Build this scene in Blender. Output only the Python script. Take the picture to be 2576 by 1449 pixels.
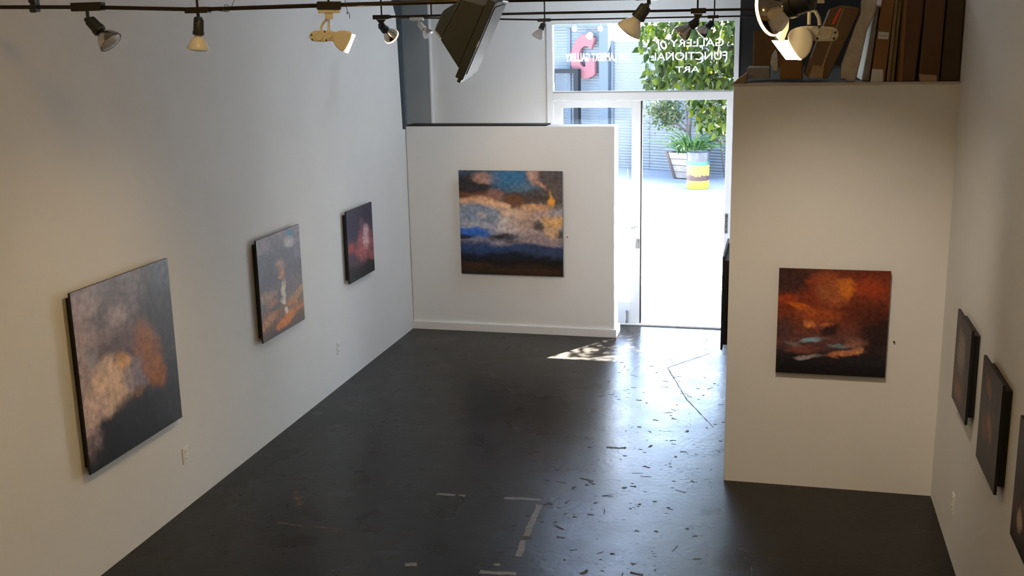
import bpy, bmesh, math, random
from mathutils import Vector, Matrix, noise
random.seed(7)
for o in list(bpy.data.objects): bpy.data.objects.remove(o)
SC = bpy.context.scene
COL = SC.collection

# ------------------------------------------------------------------ camera
FPX, YAW, PITCH, ROLL, HC = 2692.84, math.radians(14.1988), math.radians(13.0605), math.radians(-1.18641), 3.1
F_ = Vector((-math.sin(YAW)*math.cos(PITCH), math.cos(YAW)*math.cos(PITCH), -math.sin(PITCH)))
R_ = Vector((math.cos(YAW), math.sin(YAW), 0)); U_ = R_.cross(F_)
R2 = R_*math.cos(ROLL) + U_*math.sin(ROLL); U2 = U_*math.cos(ROLL) - R_*math.sin(ROLL)
CAMP = Vector((0, 0, HC))
cd = bpy.data.cameras.new('camera'); cam = bpy.data.objects.new('camera', cd); COL.objects.link(cam)
cd.sensor_width = 36; cd.lens = FPX/2576*36; cd.clip_end = 300; cd.clip_start = .05
cam.matrix_world = Matrix(((R2.x, U2.x, -F_.x, 0), (R2.y, U2.y, -F_.y, 0), (R2.z, U2.z, -F_.z, HC), (0, 0, 0, 1)))
SC.camera = cam
def at(x, y, Y):                       # a measured point of the photograph on the plane Y = const
    d = F_ + R2*((x-1288)/FPX) - U2*((y-724.5)/FPX)
    return CAMP + d*(Y/d.y)

# ------------------------------------------------------------------ world, sun, exposure
SUN = Vector((.945, 1.5, 2.45)).normalized()
w = bpy.data.worlds.new('world'); SC.world = w; w.use_nodes = True
nt = w.node_tree; nt.nodes.clear()
sky = nt.nodes.new('ShaderNodeTexSky'); sky.sky_type = 'NISHITA'; sky.sun_disc = False
sky.sun_elevation = math.asin(SUN.z); sky.sun_rotation = math.atan2(SUN.x, SUN.y)
sky.air_density = 1.0; sky.dust_density = 1.3; sky.ozone_density = 1.0
bg = nt.nodes.new('ShaderNodeBackground'); bg.inputs[1].default_value = 2.7
wo = nt.nodes.new('ShaderNodeOutputWorld')
nt.links.new(sky.outputs[0], bg.inputs[0]); nt.links.new(bg.outputs[0], wo.inputs[0])
sl = bpy.data.lights.new('sun', 'SUN'); sl.energy = 320; sl.angle = .0093; sl.color = (1, .96, .9)
so = bpy.data.objects.new('sun', sl); COL.objects.link(so); so.location = SUN*40
so.rotation_euler = (-SUN).to_track_quat('-Z', 'Y').to_euler()
SC.view_settings.view_transform = 'Standard'; SC.view_settings.look = 'None'
SC.view_settings.exposure = 0.4; SC.view_settings.gamma = 1; SC.view_settings.use_curve_mapping = False
LAMPK = 1.0

# ------------------------------------------------------------------ materials
def lin(c):
    return tuple(((v/255)/12.92 if v/255 < .04045 else ((v/255+.055)/1.055)**2.4) for v in c)
MATS = {}
def N(nt, t, **kw):
    n = nt.nodes.new(t)
    for k, v in kw.items(): setattr(n, k, v)
    return n
def mat(name, col, rough=.5, metal=0, spec=.5, var=0, vscale=8, bump=0, bscale=40, emit=None, estr=0, coat=0, trans=0, stretch=None):
    if name in MATS: return MATS[name]
    m = bpy.data.materials.new(name); m.use_nodes = True; t = m.node_tree; b = t.nodes['Principled BSDF']
    b.inputs['Base Color'].default_value = (*col, 1); b.inputs['Roughness'].default_value = rough
    b.inputs['Metallic'].default_value = metal; b.inputs['Specular IOR Level'].default_value = spec
    b.inputs['Coat Weight'].default_value = coat; b.inputs['Transmission Weight'].default_value = trans
    if emit: b.inputs['Emission Color'].default_value = (*emit, 1); b.inputs['Emission Strength'].default_value = estr
    if var or bump:
        tc = N(t, 'ShaderNodeTexCoord'); mp = N(t, 'ShaderNodeMapping'); t.links.new(tc.outputs['Object'], mp.inputs[0])
        if stretch: mp.inputs['Scale'].default_value = stretch
    if var:
        nz = N(t, 'ShaderNodeTexNoise'); nz.inputs['Scale'].default_value = vscale; nz.inputs['Detail'].default_value = 6
        t.links.new(mp.outputs[0], nz.inputs[0])
        mr = N(t, 'ShaderNodeMapRange'); mr.inputs[1].default_value = .3; mr.inputs[2].default_value = .7
        mr.inputs[3].default_value = 1-var; mr.inputs[4].default_value = 1+var*.6
        t.links.new(nz.outputs[0], mr.inputs[0])
        mx = N(t, 'ShaderNodeVectorMath', operation='SCALE'); mx.inputs[0].default_value = col
        t.links.new(mr.outputs[0], mx.inputs['Scale']); t.links.new(mx.outputs[0], b.inputs['Base Color'])
    if bump:
        nb = N(t, 'ShaderNodeTexNoise'); nb.inputs['Scale'].default_value = bscale; nb.inputs['Detail'].default_value = 4
        t.links.new(mp.outputs[0], nb.inputs[0])
        bp = N(t, 'ShaderNodeBump'); bp.inputs['Strength'].default_value = bump; bp.inputs['Distance'].default_value = .01
        t.links.new(nb.outputs[0], bp.inputs['Height']); t.links.new(bp.outputs[0], b.inputs['Normal'])
    MATS[name] = m; return m
WALL = mat('white wall paint', (.775, .775, .77), .75, spec=.25, var=.03, vscale=1.3, bump=.08, bscale=60)
WHITE = mat('white enamel', (.82, .82, .81), .4)
ALU = mat('white painted aluminium', (.8, .81, .82), .35)
BLACKM = mat('black metal', (.012, .012, .012), .45)
DARKGREY = mat('dark grey cast metal', (.017, .026, .038), .5, var=.15)
BRONZE = mat('worn dark conduit', (.035, .028, .022), .38, metal=.6, var=.25, vscale=20)
CREAM = mat('cream enamel', (.60, .60, .57), .4)
CHROME = mat('aluminised reflector glass', (.62, .58, .52), .14, metal=1)
MILK = mat('white bulb glass', (.74, .76, .78), .25)
STEEL = mat('steel', (.5, .5, .5), .3, metal=1)
BLUEGREY = mat('blue grey painted steel', (.16, .20, .23), .6, var=.12)
DARKW = mat('near black board', (.007, .005, .004), .7, var=.3)  # near-black board colour
LENSON = mat('lit halogen lens', (1, .9, .7), .3, emit=(1, .72, .36), estr=26)
RIMON = mat('glowing lamp rim', (1, .8, .5), .3, emit=(1, .52, .2), estr=5)
LENSOFF = mat('clear lamp lens', (.55, .56, .58), .08, spec=.8)
EDGE = mat('black canvas edge', (.008, .007, .008), .5)
TAPE = mat('grey tape residue', (.17, .16, .14), .6, var=.25, vscale=30)
RUST = mat('brown floor scuff', (.10, .062, .03), .6, var=.4, vscale=30)
CONC = mat('bare concrete chip', (.07, .066, .06), .8, var=.3, vscale=40)
def glass():
    m = bpy.data.materials.new('window glass'); m.use_nodes = True; t = m.node_tree; t.nodes.clear()
    o = N(t, 'ShaderNodeOutputMaterial'); mx = N(t, 'ShaderNodeMixShader'); tr = N(t, 'ShaderNodeBsdfTransparent'); gl = N(t, 'ShaderNodeBsdfGlossy')
    tr.inputs[0].default_value = (.97, .98, .98, 1); gl.inputs['Roughness'].default_value = .01
    fr = N(t, 'ShaderNodeFresnel'); fr.inputs[0].default_value = 1.5
    t.links.new(fr.outputs[0], mx.inputs[0]); t.links.new(tr.outputs[0], mx.inputs[1]); t.links.new(gl.outputs[0], mx.inputs[2]); t.links.new(mx.outputs[0], o.inputs[0])
    return m
GLASS = glass()
def wrapmat(name, col):
    return mat(name, col, .18, spec=.9, var=.2, vscale=14, bump=.6, bscale=22, coat=.6)
CARD = mat('cardboard', (.17, .092, .036), .75, var=.18, vscale=5, stretch=(1, 1, .2))
CARD2 = mat('orange brown cardboard', (.22, .098, .022), .7, var=.18, vscale=5, stretch=(1, 1, .2))
CARD3 = mat('dark cardboard', (.10, .040, .013), .7, var=.2, vscale=5, stretch=(1, 1, .2))
CARD4 = mat('pale cardboard', (.22, .15, .07), .7, var=.15, vscale=6)
LABEL = mat('white paper label', (.6, .59, .56), .6)
PAPER = mat('grey wrapping paper', (.25, .23, .21), .5, var=.2, vscale=12, bump=.4, bscale=25)
FILM = wrapmat('plastic film', (.40, .34, .25)); FILM2 = wrapmat('clear bubble film', (.45, .44, .42))
TAPEB = mat('shiny packing tape', (.30, .18, .08), .12, spec=.9, bump=.5, bscale=60)
REDMARK = mat('red marker', (.75, .05, .01), .5)

# floor: worn glossy dark grey paint
def floormat():
    m = bpy.data.materials.new('dark painted concrete floor'); m.use_nodes = True; t = m.node_tree; b = t.nodes['Principled BSDF']
    tc = N(t, 'ShaderNodeTexCoord')
    def nz(scale, det=5, mp=None):
        n = N(t, 'ShaderNodeTexNoise'); n.inputs['Scale'].default_value = scale; n.inputs['Detail'].default_value = det
        src = tc.outputs['Object']
        if mp:
            q = N(t, 'ShaderNodeMapping'); q.inputs['Scale'].default_value = mp[0]; q.inputs['Rotation'].default_value[2] = mp[1]; t.links.new(src, q.inputs[0]); src = q.outputs[0]
        t.links.new(src, n.inputs[0]); return n.outputs[0]
    def rng(s, a, bb, c, d):
        q = N(t, 'ShaderNodeMapRange'); q.inputs[1].default_value = a; q.inputs[2].default_value = bb; q.inputs[3].default_value = c; q.inputs[4].default_value = d
        t.links.new(s, q.inputs[0]); return q.outputs[0]
    def math_(op, a, bb):
        q = N(t, 'ShaderNodeMath', operation=op)
        for i, v in enumerate((a, bb)):
            if isinstance(v, (int, float)): q.inputs[i].default_value = v
            else: t.links.new(v, q.inputs[i])
        return q.outputs[0]
    cloud = rng(nz(1.1, 4), .3, .7, 0, 1)
    base = N(t, 'ShaderNodeMix', data_type='RGBA'); base.inputs[6].default_value = (.006, .0056, .005, 1); base.inputs[7].default_value = (.012, .010, .0076, 1)
    t.links.new(cloud, base.inputs[0])
    # chips: stretched specks of bare concrete
    vo = N(t, 'ShaderNodeTexVoronoi'); vo.inputs['Scale'].default_value = 8; vo.inputs['Randomness'].default_value = 1
    q = N(t, 'ShaderNodeMapping'); q.inputs['Scale'].default_value = (1, 1.9, 1); t.links.new(tc.outputs['Object'], q.inputs[0])
    wv = N(t, 'ShaderNodeTexNoise'); wv.inputs['Scale'].default_value = 22; wv.inputs['Detail'].default_value = 3; t.links.new(q.outputs[0], wv.inputs[0])
    va = N(t, 'ShaderNodeVectorMath', operation='MULTIPLY_ADD'); va.inputs[1].default_value = (.05, .05, 0); t.links.new(wv.outputs['Color'], va.inputs[0]); t.links.new(q.outputs[0], va.inputs[2])
    t.links.new(va.outputs[0], vo.inputs['Vector'])
    spot = rng(vo.outputs['Distance'], .10, .13, 1, 0)
    gate = rng(nz(1.7, 2), .52, .57, 0, 1)
    vo2 = N(t, 'ShaderNodeTexVoronoi'); vo2.inputs['Scale'].default_value = 24; t.links.new(va.outputs[0], vo2.inputs['Vector'])
    spot2 = math_('MULTIPLY', rng(vo2.outputs['Distance'], .13, .17, 1, 0), rng(nz(2.6, 2), .48, .54, 0, 1))
    chips = math_('MAXIMUM', math_('MULTIPLY', spot, gate), spot2)
    # fine scratches
    s1 = rng(nz(9, 3, ((.35, 5, 1), .25)), .695, .72, 0, 1); s2 = rng(nz(8, 3, ((5, .4, 1), .3)), .70, .725, 0, 1)
    scr = math_('MULTIPLY', math_('MAXIMUM', s1, s2), rng(nz(1.3, 3), .48, .58, 0, 1))
    wear = math_('MAXIMUM', chips, math_('MULTIPLY', scr, .45))
    mx = N(t, 'ShaderNodeMix', data_type='RGBA'); mx.inputs[7].default_value = (.04, .036, .03, 1)
    t.links.new(math_('MULTIPLY', wear, .55), mx.inputs[0]); t.links.new(base.outputs[2], mx.inputs[6]); t.links.new(mx.outputs[2], b.inputs['Base Color'])
    ro = math_('ADD', rng(nz(3.2, 5), .3, .7, .25, .33), math_('MULTIPLY', wear, .45)); t.links.new(ro, b.inputs['Roughness'])
    h = math_('SUBTRACT', math_('ADD', math_('MULTIPLY', nz(28, 4), .35), math_('MULTIPLY', nz(5, 3), .5)), math_('MULTIPLY', wear, .5))
    bp = N(t, 'ShaderNodeBump'); bp.inputs['Strength'].default_value = .22; bp.inputs['Distance'].default_value = .012
    t.links.new(h, bp.inputs['Height']); t.links.new(bp.outputs[0], b.inputs['Normal'])
    b.inputs['Specular IOR Level'].default_value = .26
    return m
FLOOR = floormat()

# ------------------------------------------------------------------ mesh helpers
class G:
    def __init__(s): s.v = []; s.f = []
    def add(s, vs, fs):
        k = len(s.v); s.v += [tuple(p) for p in vs]; s.f += [tuple(i+k for i in f) for f in fs]; return s
    def box(s, a, b):
        (x0, y0, z0), (x1, y1, z1) = a, b
        return s.hexa([(x0, y0, z0), (x1, y0, z0), (x1, y1, z0), (x0, y1, z0), (x0, y0, z1), (x1, y0, z1), (x1, y1, z1), (x0, y1, z1)])
    def hexa(s, v): return s.add(v, [(0, 3, 2, 1), (4, 5, 6, 7), (0, 1, 5, 4), (1, 2, 6, 5), (2, 3, 7, 6), (3, 0, 4, 7)])
    def prism(s, poly, off):                    # closed polygon of points, extruded by a vector
        off = Vector(off); n = len(poly); a = [Vector(p) for p in poly]; b = [p+off for p in a]
        nor = sum(((a[i]-a[0]).cross(a[(i+1) % n]-a[0]) for i in range(n)), Vector())
        if nor.dot(off) > 0: a.reverse(); b.reverse()
        return s.add(a+b, [tuple(range(n)), tuple(range(2*n-1, n-1, -1))] + [(i, i+n, (i+1) % n+n, (i+1) % n)[::1] for i in range(n)])
    def lathe(s, p0, p1, prof, seg=20, cap=True):  # prof: (t along p0->p1 in metres, radius)
        p0 = Vector(p0); ax = (Vector(p1)-p0).normalized(); u = ax.orthogonal().normalized(); w_ = ax.cross(u); vs = []; fs = []
        for t, r in prof:
            for i in range(seg):
                a = 2*math.pi*i/seg; vs.append(p0+ax*t+(u*math.cos(a)+w_*math.sin(a))*r)
        for j in range(len(prof)-1):
            for i in range(seg): fs.append((j*seg+i, j*seg+(i+1) % seg, (j+1)*seg+(i+1) % seg, (j+1)*seg+i))
        if cap: fs += [tuple(range(seg-1, -1, -1)), tuple(range((len(prof)-1)*seg, len(prof)*seg))]
        return s.add(vs, fs)
    def tube(s, p0, p1, r, seg=10): L = (Vector(p1)-Vector(p0)).length; return s.lathe(p0, p1, [(0, r), (L, r)], seg)
    def path(s, pts, r, seg=6):
        for a, b in zip(pts, pts[1:]): s.tube(a, b, r, seg)
        return s
    def build(s, name, m, parent=None, smooth=False, bevel=0, origin=None):
        me = bpy.data.meshes.new(name)
        base = Vector(parent_base(parent)) if parent is not None else (Vector(origin) if origin else Vector())
        me.from_pydata([tuple(Vector(p)-base) for p in s.v], [], s.f); me.update()
        bm = bmesh.new(); bm.from_mesh(me); bmesh.ops.recalc_face_normals(bm, faces=bm.faces); bm.to_mesh(me); bm.free()
        o = bpy.data.objects.new(name, me); COL.objects.link(o)
        for mm in (m if isinstance(m, (list, tuple)) else [m]): me.materials.append(mm)
        if parent is not None: o.parent = parent
        else: o.location = base
        if smooth:
            for p in me.polygons: p.use_smooth = True
            md = o.modifiers.new('es', 'EDGE_SPLIT'); md.split_angle = math.radians(42)
        if bevel:
            md = o.modifiers.new('bev', 'BEVEL'); md.width = bevel; md.segments = 2; md.limit_method = 'ANGLE'
        return o
def parent_base(p):
    b = Vector()
    while p is not None: b += Vector(p.location); p = p.parent
    return b
def tag(o, label, cat, group=None):
    o['label'] = label; o['category'] = cat
    if group: o['group'] = group
    return o
def thing(name, label, cat, loc, group=None, rz=0):
    e = bpy.data.objects.new(name, None); COL.objects.link(e); e.location = loc; e.empty_display_size = .1; e.rotation_euler.z = rz
    return tag(e, label, cat, group)
def struct(o, label, cat='wall'): o['kind'] = 'structure'; o['label'] = label; o['category'] = cat; return o

# ------------------------------------------------------------------ setting
XL, XR, YB, YS, ZC = -3.89, 1.08, -4.0, 11.45, 4.4
XO = -4.15
floor = struct(G().box((XO-.1, YB, -.12), (XR+.1, YS+.02, 0)).build('floor', FLOOR), 'glossy worn dark grey painted concrete gallery floor', 'floor')
struct(G().box((XO-.2, YB-.15, ZC), (XR+.15, YS+.15, ZC+.1)).build('ceiling', mat('ceiling', (.5, .48, .45), .8)), 'plain pale ceiling high above the track lights', 'ceiling')
# left wall: drywall skin that stops short of the storefront, with an out-of-plumb end
yl0, yl1, yl2 = 10.90, 10.80, 10.735
struct(G().prism([(XL, YB, 0), (XL, 11.1, 0), (XL, 11.1, 2.17), (XL, yl1, 2.2), (XL, yl2, 3.36), (XL, 10.55, 3.62), (XL, 10.55, ZC), (XL, YB, ZC)], (-.13, 0, 0)).build('wall_left', WALL), 'long white drywall on the left with three hung paintings', 'wall')
struct(G().box((XO-.1, YB, 0), (XO, YS, ZC)).build('wall_left_structure', BLUEGREY), 'blue grey structural wall seen past the end of the drywall', 'wall')
struct(G().box((XR, YB, 0), (XR+.12, YS, ZC)).build('wall_right', WALL), 'white wall on the right with small dark paintings', 'wall')
struct(G().box((XO-.1, YB-.12, 0), (XR+.12, YB, ZC)).build('wall_rear', WALL), 'white wall behind the viewer', 'wall')
WX0, WX1, TZ0, TZ1 = -2.458, -.446, 2.536, 3.245
struct(G().box((-3.72, YS, 0), (WX0, YS+.16, ZC)).box((XO, YS, 0), (-3.72, YS+.16, ZC)).build('wall_front', WALL), 'pale front wall beside the shop window behind the partition', 'wall')
struct(G().box((WX0, YS, TZ1+.03), (WX1, YS+.16, ZC)).build('wall_front_header', WALL), 'pale wall strip above the shop window', 'wall')
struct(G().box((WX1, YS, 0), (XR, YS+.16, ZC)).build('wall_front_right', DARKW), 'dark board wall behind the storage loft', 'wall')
p = struct(G().box((XO, 11.38, 0), (-3.76, YS, ZC)).build('wall_pillar', mat('grey pillar paint', (.36, .39, .41), .65, var=.06, vscale=2)), 'grey pillar in the far left corner beyond the drywall', 'pillar')
struct(G().box((-3.76, 11.375, 0), (-3.745, YS, ZC)).build('trim_1', WHITE), 'thin white trim down the edge of the corner pillar', 'trim')
struct(G().box((XO, 11.32, 0), (-4.035, 11.38, ZC)).build('trim_2', BLUEGREY), 'dark blue grey steel flange beside the corner pillar', 'trim')
struct(G().box((XO+.3, YB, 1.32), (XR, .85, 1.45)).build('floor_mezzanine', mat('mezzanine deck', (.2, .15, .1), .6, var=.2)), 'timber mezzanine deck under the viewer', 'floor')
# storage block (column) with loft on top
CT = 2.775
BLOCK = struct(G().box((-.313, 7.29, 0), (XR, YS, CT)).build('wall_block', WALL), 'white storage block wall with loft on top and red painting', 'wall')
# partition
pt = G().box((-3.885, 10.88, .02), (-1.645, 11.15, 2.222)).build('wall_partition', WALL, bevel=.004)
struct(pt, 'white freestanding partition wall with large cloud painting', 'wall')
for a, b in (((-3.889, 10.855, 0), (-1.62, 10.88, .088)), ((-1.645, 10.88, 0), (-1.62, 11.15, .088))):
    G().box(a, b).build('baseboard', WALL, pt, bevel=.003)
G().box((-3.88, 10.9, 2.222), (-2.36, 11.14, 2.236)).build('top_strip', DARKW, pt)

# storefront: fixed transom, glazed left door, open right doorway
def bar(name, x0, x1, z0, z1, par, y0=YS-.03, y1=YS+.07, m=ALU): return G().box((x0, y0, z0), (x1, y1, z1)).build(name, m, par, bevel=.003)
win = struct(thing('window_1', 'white framed shop window above the door with reversed white lettering', 'window', ((WX0+WX1)/2, YS, TZ0)), 'white framed shop window above the door with reversed white lettering', 'window')
bar('frame_jamb', WX0, -2.394, 0, TZ1+.03, win); bar('frame_jamb', -.494, WX1, 0, TZ1+.03, win)
bar('frame_head', -2.394, -.494, TZ1, TZ1+.03, win); bar('frame_sill', -2.394, -.494, 2.452, TZ0, win)
G().box((-2.39, YS-.034, TZ0), (-.5, YS+.02, TZ0+.012)).build('glazing_bead', mat('grey bead', (.3, .31, .32), .4), win)
G().box((-2.40, YS+.018, TZ0-.01), (-.49, YS+.026, TZ1+.01)).build('pane', GLASS, win)
def lettering(txt, x0, x1, z0, z1, par, font_shear=0, bold=0, name='lettering', space=1):
    cu = bpy.data.curves.new(name, 'FONT'); cu.body = txt; cu.extrude = .0; cu.offset = bold; cu.shear = font_shear; cu.space_character = space
    o = bpy.data.objects.new('tmp', cu); COL.objects.link(o); bpy.context.view_layer.update()
    me = bpy.data.meshes.new_from_object(o.evaluated_get(bpy.context.evaluated_depsgraph_get())); bpy.data.objects.remove(o)
    xs = [v.co.x for v in me.vertices]; ys = [v.co.y for v in me.vertices]; a, b, c, d = min(xs), max(xs), min(ys), max(ys)
    base = parent_base(par)
    for v in me.vertices:                       # facing the street, so reversed from inside
        v.co = Vector((x1-(v.co.x-a)/(b-a)*(x1-x0), YS+.0275, z0+(v.co.y-c)/(d-c)*(z1-z0)))-base
    me.materials.append(VINYL); o = bpy.data.objects.new(name, me); COL.objects.link(o); o.parent = par; return o
def vinyl():
    m = bpy.data.materials.new('white vinyl'); m.use_nodes = True; t = m.node_tree; b = t.nodes['Principled BSDF']; b.inputs['Base Color'].default_value = (.9, .9, .9, 1)
    mx = N(t, 'ShaderNodeMixShader'); mx.inputs[0].default_value = .6; tl = N(t, 'ShaderNodeBsdfTranslucent'); tl.inputs[0].default_value = (.92, .92, .92, 1)
    t.links.new(b.outputs[0], mx.inputs[1]); t.links.new(tl.outputs[0], mx.inputs[2]); t.links.new(mx.outputs[0], t.nodes['Material Output'].inputs[0]); return m
VINYL = vinyl()
def wx(px): return at(px, 150, YS+.027).x
def wz(py, px=1650): return at(px, py, YS+.027).z
lettering('LOIS LAMBERT GALLERY', wx(1423), wx(1586), wz(154, 1500), wz(133, 1500), win, bold=.03, space=1.06)
lettering('GALLERY', wx(1685), wx(1820), wz(117, 1750), wz(98, 1750), win, bold=.0)
lettering('of', wx(1645), wx(1677), wz(124), wz(92), win, font_shear=.35, bold=.008)
lettering('FUNCTIONAL', wx(1638), wx(1829), wz(151, 1730), wz(131, 1730), win)
lettering('ART', wx(1700), wx(1760), wz(182, 1730), wz(167, 1730), win)
door = struct(thing('door_1', 'closed white framed glass door leaf behind the partition', 'door', (-1.9, YS, 0)), 'closed white framed glass door leaf behind the partition', 'door')
bar('stile', -2.388, -2.295, .02, 2.445, door, YS-.02, YS+.03); bar('stile', -1.544, -1.447, .02, 2.445, door, YS-.02, YS+.03)
bar('top_rail', -2.295, -1.544, 2.375, 2.445, door, YS-.02, YS+.03); bar('bottom_rail', -2.295, -1.544, .02, .26, door, YS-.02, YS+.03)
G().box((-2.30, YS+.002, .25), (-1.54, YS+.008, 2.38)).build('pane', GLASS, door)
G().box((-1.447, YS-.02, .02), (-1.432, YS+.03, 2.445)).build('edge_seal', BLACKM, door)
g = G().tube((-1.585, YS-.035, .03), (-1.585, YS-.035, .15), .009).tube((-1.585, YS-.035, .02), (-1.585, YS-.035, .045), .016).tube((-1.585, YS-.035, .13), (-1.585, YS-.035, .16), .014); g.build('flush_bolt', STEEL, door, smooth=True)
lk = G().box((-1.50, YS-.03, .86), (-1.455, YS-.02, .97)).build('lock_plate', STEEL, door, bevel=.004)
G().tube((-1.478, YS-.05, .94), (-1.478, YS-.02, .94), .014).build('lock_cylinder', STEEL, lk, smooth=True)
G().path([(-1.545, YS-.022, 1.09), (-1.56, YS-.06, 1.09), (-1.50, YS-.06, 1.10), (-1.48, YS-.022, 1.10)], .011, 8).build('pull_handle', STEEL, door, smooth=True)
dj = struct(thing('door_2', 'open doorway with white jamb and metal threshold to the street', 'door', (-1.0, YS, 0)), 'open doorway with white jamb and metal threshold to the street', 'door')
bar('jamb', -.556, -.494, 0, 2.452, dj, YS-.03, YS+.09)
bar('threshold', -2.394, -.494, 0, .018, dj, YS-.06, YS+.08, mat('pale metal threshold', (.75, .76, .77), .4))
hp = G().box((-.545, YS-.036, 1.05), (-.515, YS-.03, 1.26)).build('strike_plate', STEEL, dj)
for k in range(4): G().tube((-.53, YS-.04, 1.07+.055*k), (-.53, YS-.036, 1.07+.055*k), .006, 8).build('screw', BLACKM, hp)
# unseen eave outside, added to keep sun out of the upper window
struct(G().box((XO-.2, YS+.16, 3.42), (XR+.2, YS+.55, 3.56)).build('sun_blocking_eave', WHITE), 'flat unseen eave added outside to block sun at the window', 'eave')

# floor marks
def mark(poly, m=TAPE, name='tape_mark'):
    pts = [Vector((x, y, 0)) for x, y in poly]
    return G().prism(pts, (0, 0, .0012)).build(name, m, floor)
def strip(a, b, wd, m=TAPE, name='tape_mark', jag=.15):
    a = Vector(a); b = Vector(b); d = b-a; n = Vector((-d.y, d.x)).normalized()*wd/2; k = max(2, int(d.length/.04)); L = []; R = []
    for i in range(k+1):
        p_ = a+d*i/k; L.append(p_+n*(1+random.uniform(-jag, jag)*2)); R.append(p_-n*(1+random.uniform(-jag, jag)*2))
    return mark([tuple(q) for q in L+R[::-1]], m, name)
for a, b, wd in (((-2.261, 6.652), (-2.126, 6.660), .038), ((-2.10, 6.664), (-2.056, 6.667), .036), ((-1.778, 6.681), (-1.522, 6.699), .040), ((-1.513, 6.62), (-1.495, 6.14), .042),
                 ((-1.497, 6.08), (-1.478, 5.86), .04), ((-1.66, 5.625), (-1.44, 5.645), .035), ((-2.13, 5.62), (-2.06, 5.64), .05), ((-1.60, 5.73), (-1.56, 5.74), .03)):
    strip(a, b, wd)
for a, b, wd in (((-3.446, 6.0), (-3.33, 5.996), .006), ((-3.16, 6.0), (-2.98, 5.985), .022), ((-2.93, 5.995), (-2.70, 5.99), .010), ((-2.74, 5.96), (-2.55, 5.985), .006), ((-2.36, 6.03), (-2.22, 6.044), .008),
                 ((-3.26, 6.50), (-3.25, 6.46), .03), ((-3.20, 6.42), (-3.19, 6.36), .045), ((-3.17, 6.33), (-3.12, 6.30), .05)):
    strip(a, b, wd, RUST, 'scuff_mark', .4)
for a, b, wd in (((-1.305, 7.112), (-1.226, 7.077), .032), ((-1.30, 6.17), (-1.25, 6.17), .02), ((-1.49, 6.63), (-1.44, 6.66), .03), ((-1.52, 6.12), (-1.45, 6.12), .018), ((-.95, 7.05), (-.91, 7.06), .03),
                 ((-1.35, 6.33), (-1.28, 6.28), .012), ((-1.34, 6.38), (-1.36, 6.38), .03), ((-1.23, 7.75), (-1.08, 7.77), .025), ((-.78, 5.8), (-.7, 5.79), .02), ((-1.06, 5.72), (-1.03, 5.78), .02)):
    strip(a, b, wd, CONC, 'paint_chip', .45)

rc = random.Random(5)
for i in range(130):
    x = rc.uniform(-1.75, -.36); y = 5.5+rc.random()**1.3*4.6; a = rc.gauss(0, .45)+(1.5 if rc.random() < .18 else 0); L = rc.choice((.015, .02, .03, .05, .08)); wd = rc.uniform(.006, .018) if L < .06 else .005
    strip((x, y), (x+L*math.cos(a), y+L*math.sin(a)), wd, CONC, 'paint_chip', .5)
for pts_ in (((-.98, 9.9), (-.72, 9.0), (-.45, 8.35)), ((-.98, 9.9), (-.62, 10.45))):
    for a, b in zip(pts_, pts_[1:]): strip(a, b, .008, CONC, 'floor_crack', .4)
# outlets and nails
def outlet(c, rz, label):
    t = thing('wall_outlet', label, 'outlet', c, rz=rz)
    def loc(g, n, m, par=t, bev=0):
        me = bpy.data.meshes.new(n); me.from_pydata(g.v, [], g.f); me.materials.append(m); o = bpy.data.objects.new(n, me); COL.objects.link(o); o.parent = par
        if bev: md = o.modifiers.new('b', 'BEVEL'); md.width = bev
        return o
    loc(G().box((-.036, -.006, -.058), (.036, 0, .058)), 'cover_plate', WHITE, bev=.002)
    for z in (-.026, .026):
        s = loc(G().box((-.017, -.009, z-.014), (.017, -.005, z+.014)), 'socket_face', WHITE, bev=.003)
        for x in (-.006, .006): loc(G().box((x-.0012, -.0096, z-.004), (x+.0012, -.0088, z+.006)), 'slot', BLACKM, s)
outlet((XL, 6.14, .37), math.pi/2, 'white power outlet low on the left wall below the nearest painting')
outlet((XL, 8.81, .365), math.pi/2, 'white power outlet low on the left wall below the farthest painting')
outlet((XR, 6.40, .345), -math.pi/2, 'white power outlet low on the right wall')
for c, l in (((.78, 7.29, 1.084), 'small dark nail in the white block right of the red painting'), ((-2.14, 10.88, 1.07), 'small dark nail in the partition right of the cloud painting')):
    tag(G().lathe(c, (c[0], c[1]-1, c[2]), [(0, .003), (.012, .003), (.012, .007), (.015, .006)], 8).build('nail', BLACKM), l, 'nail')

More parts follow.
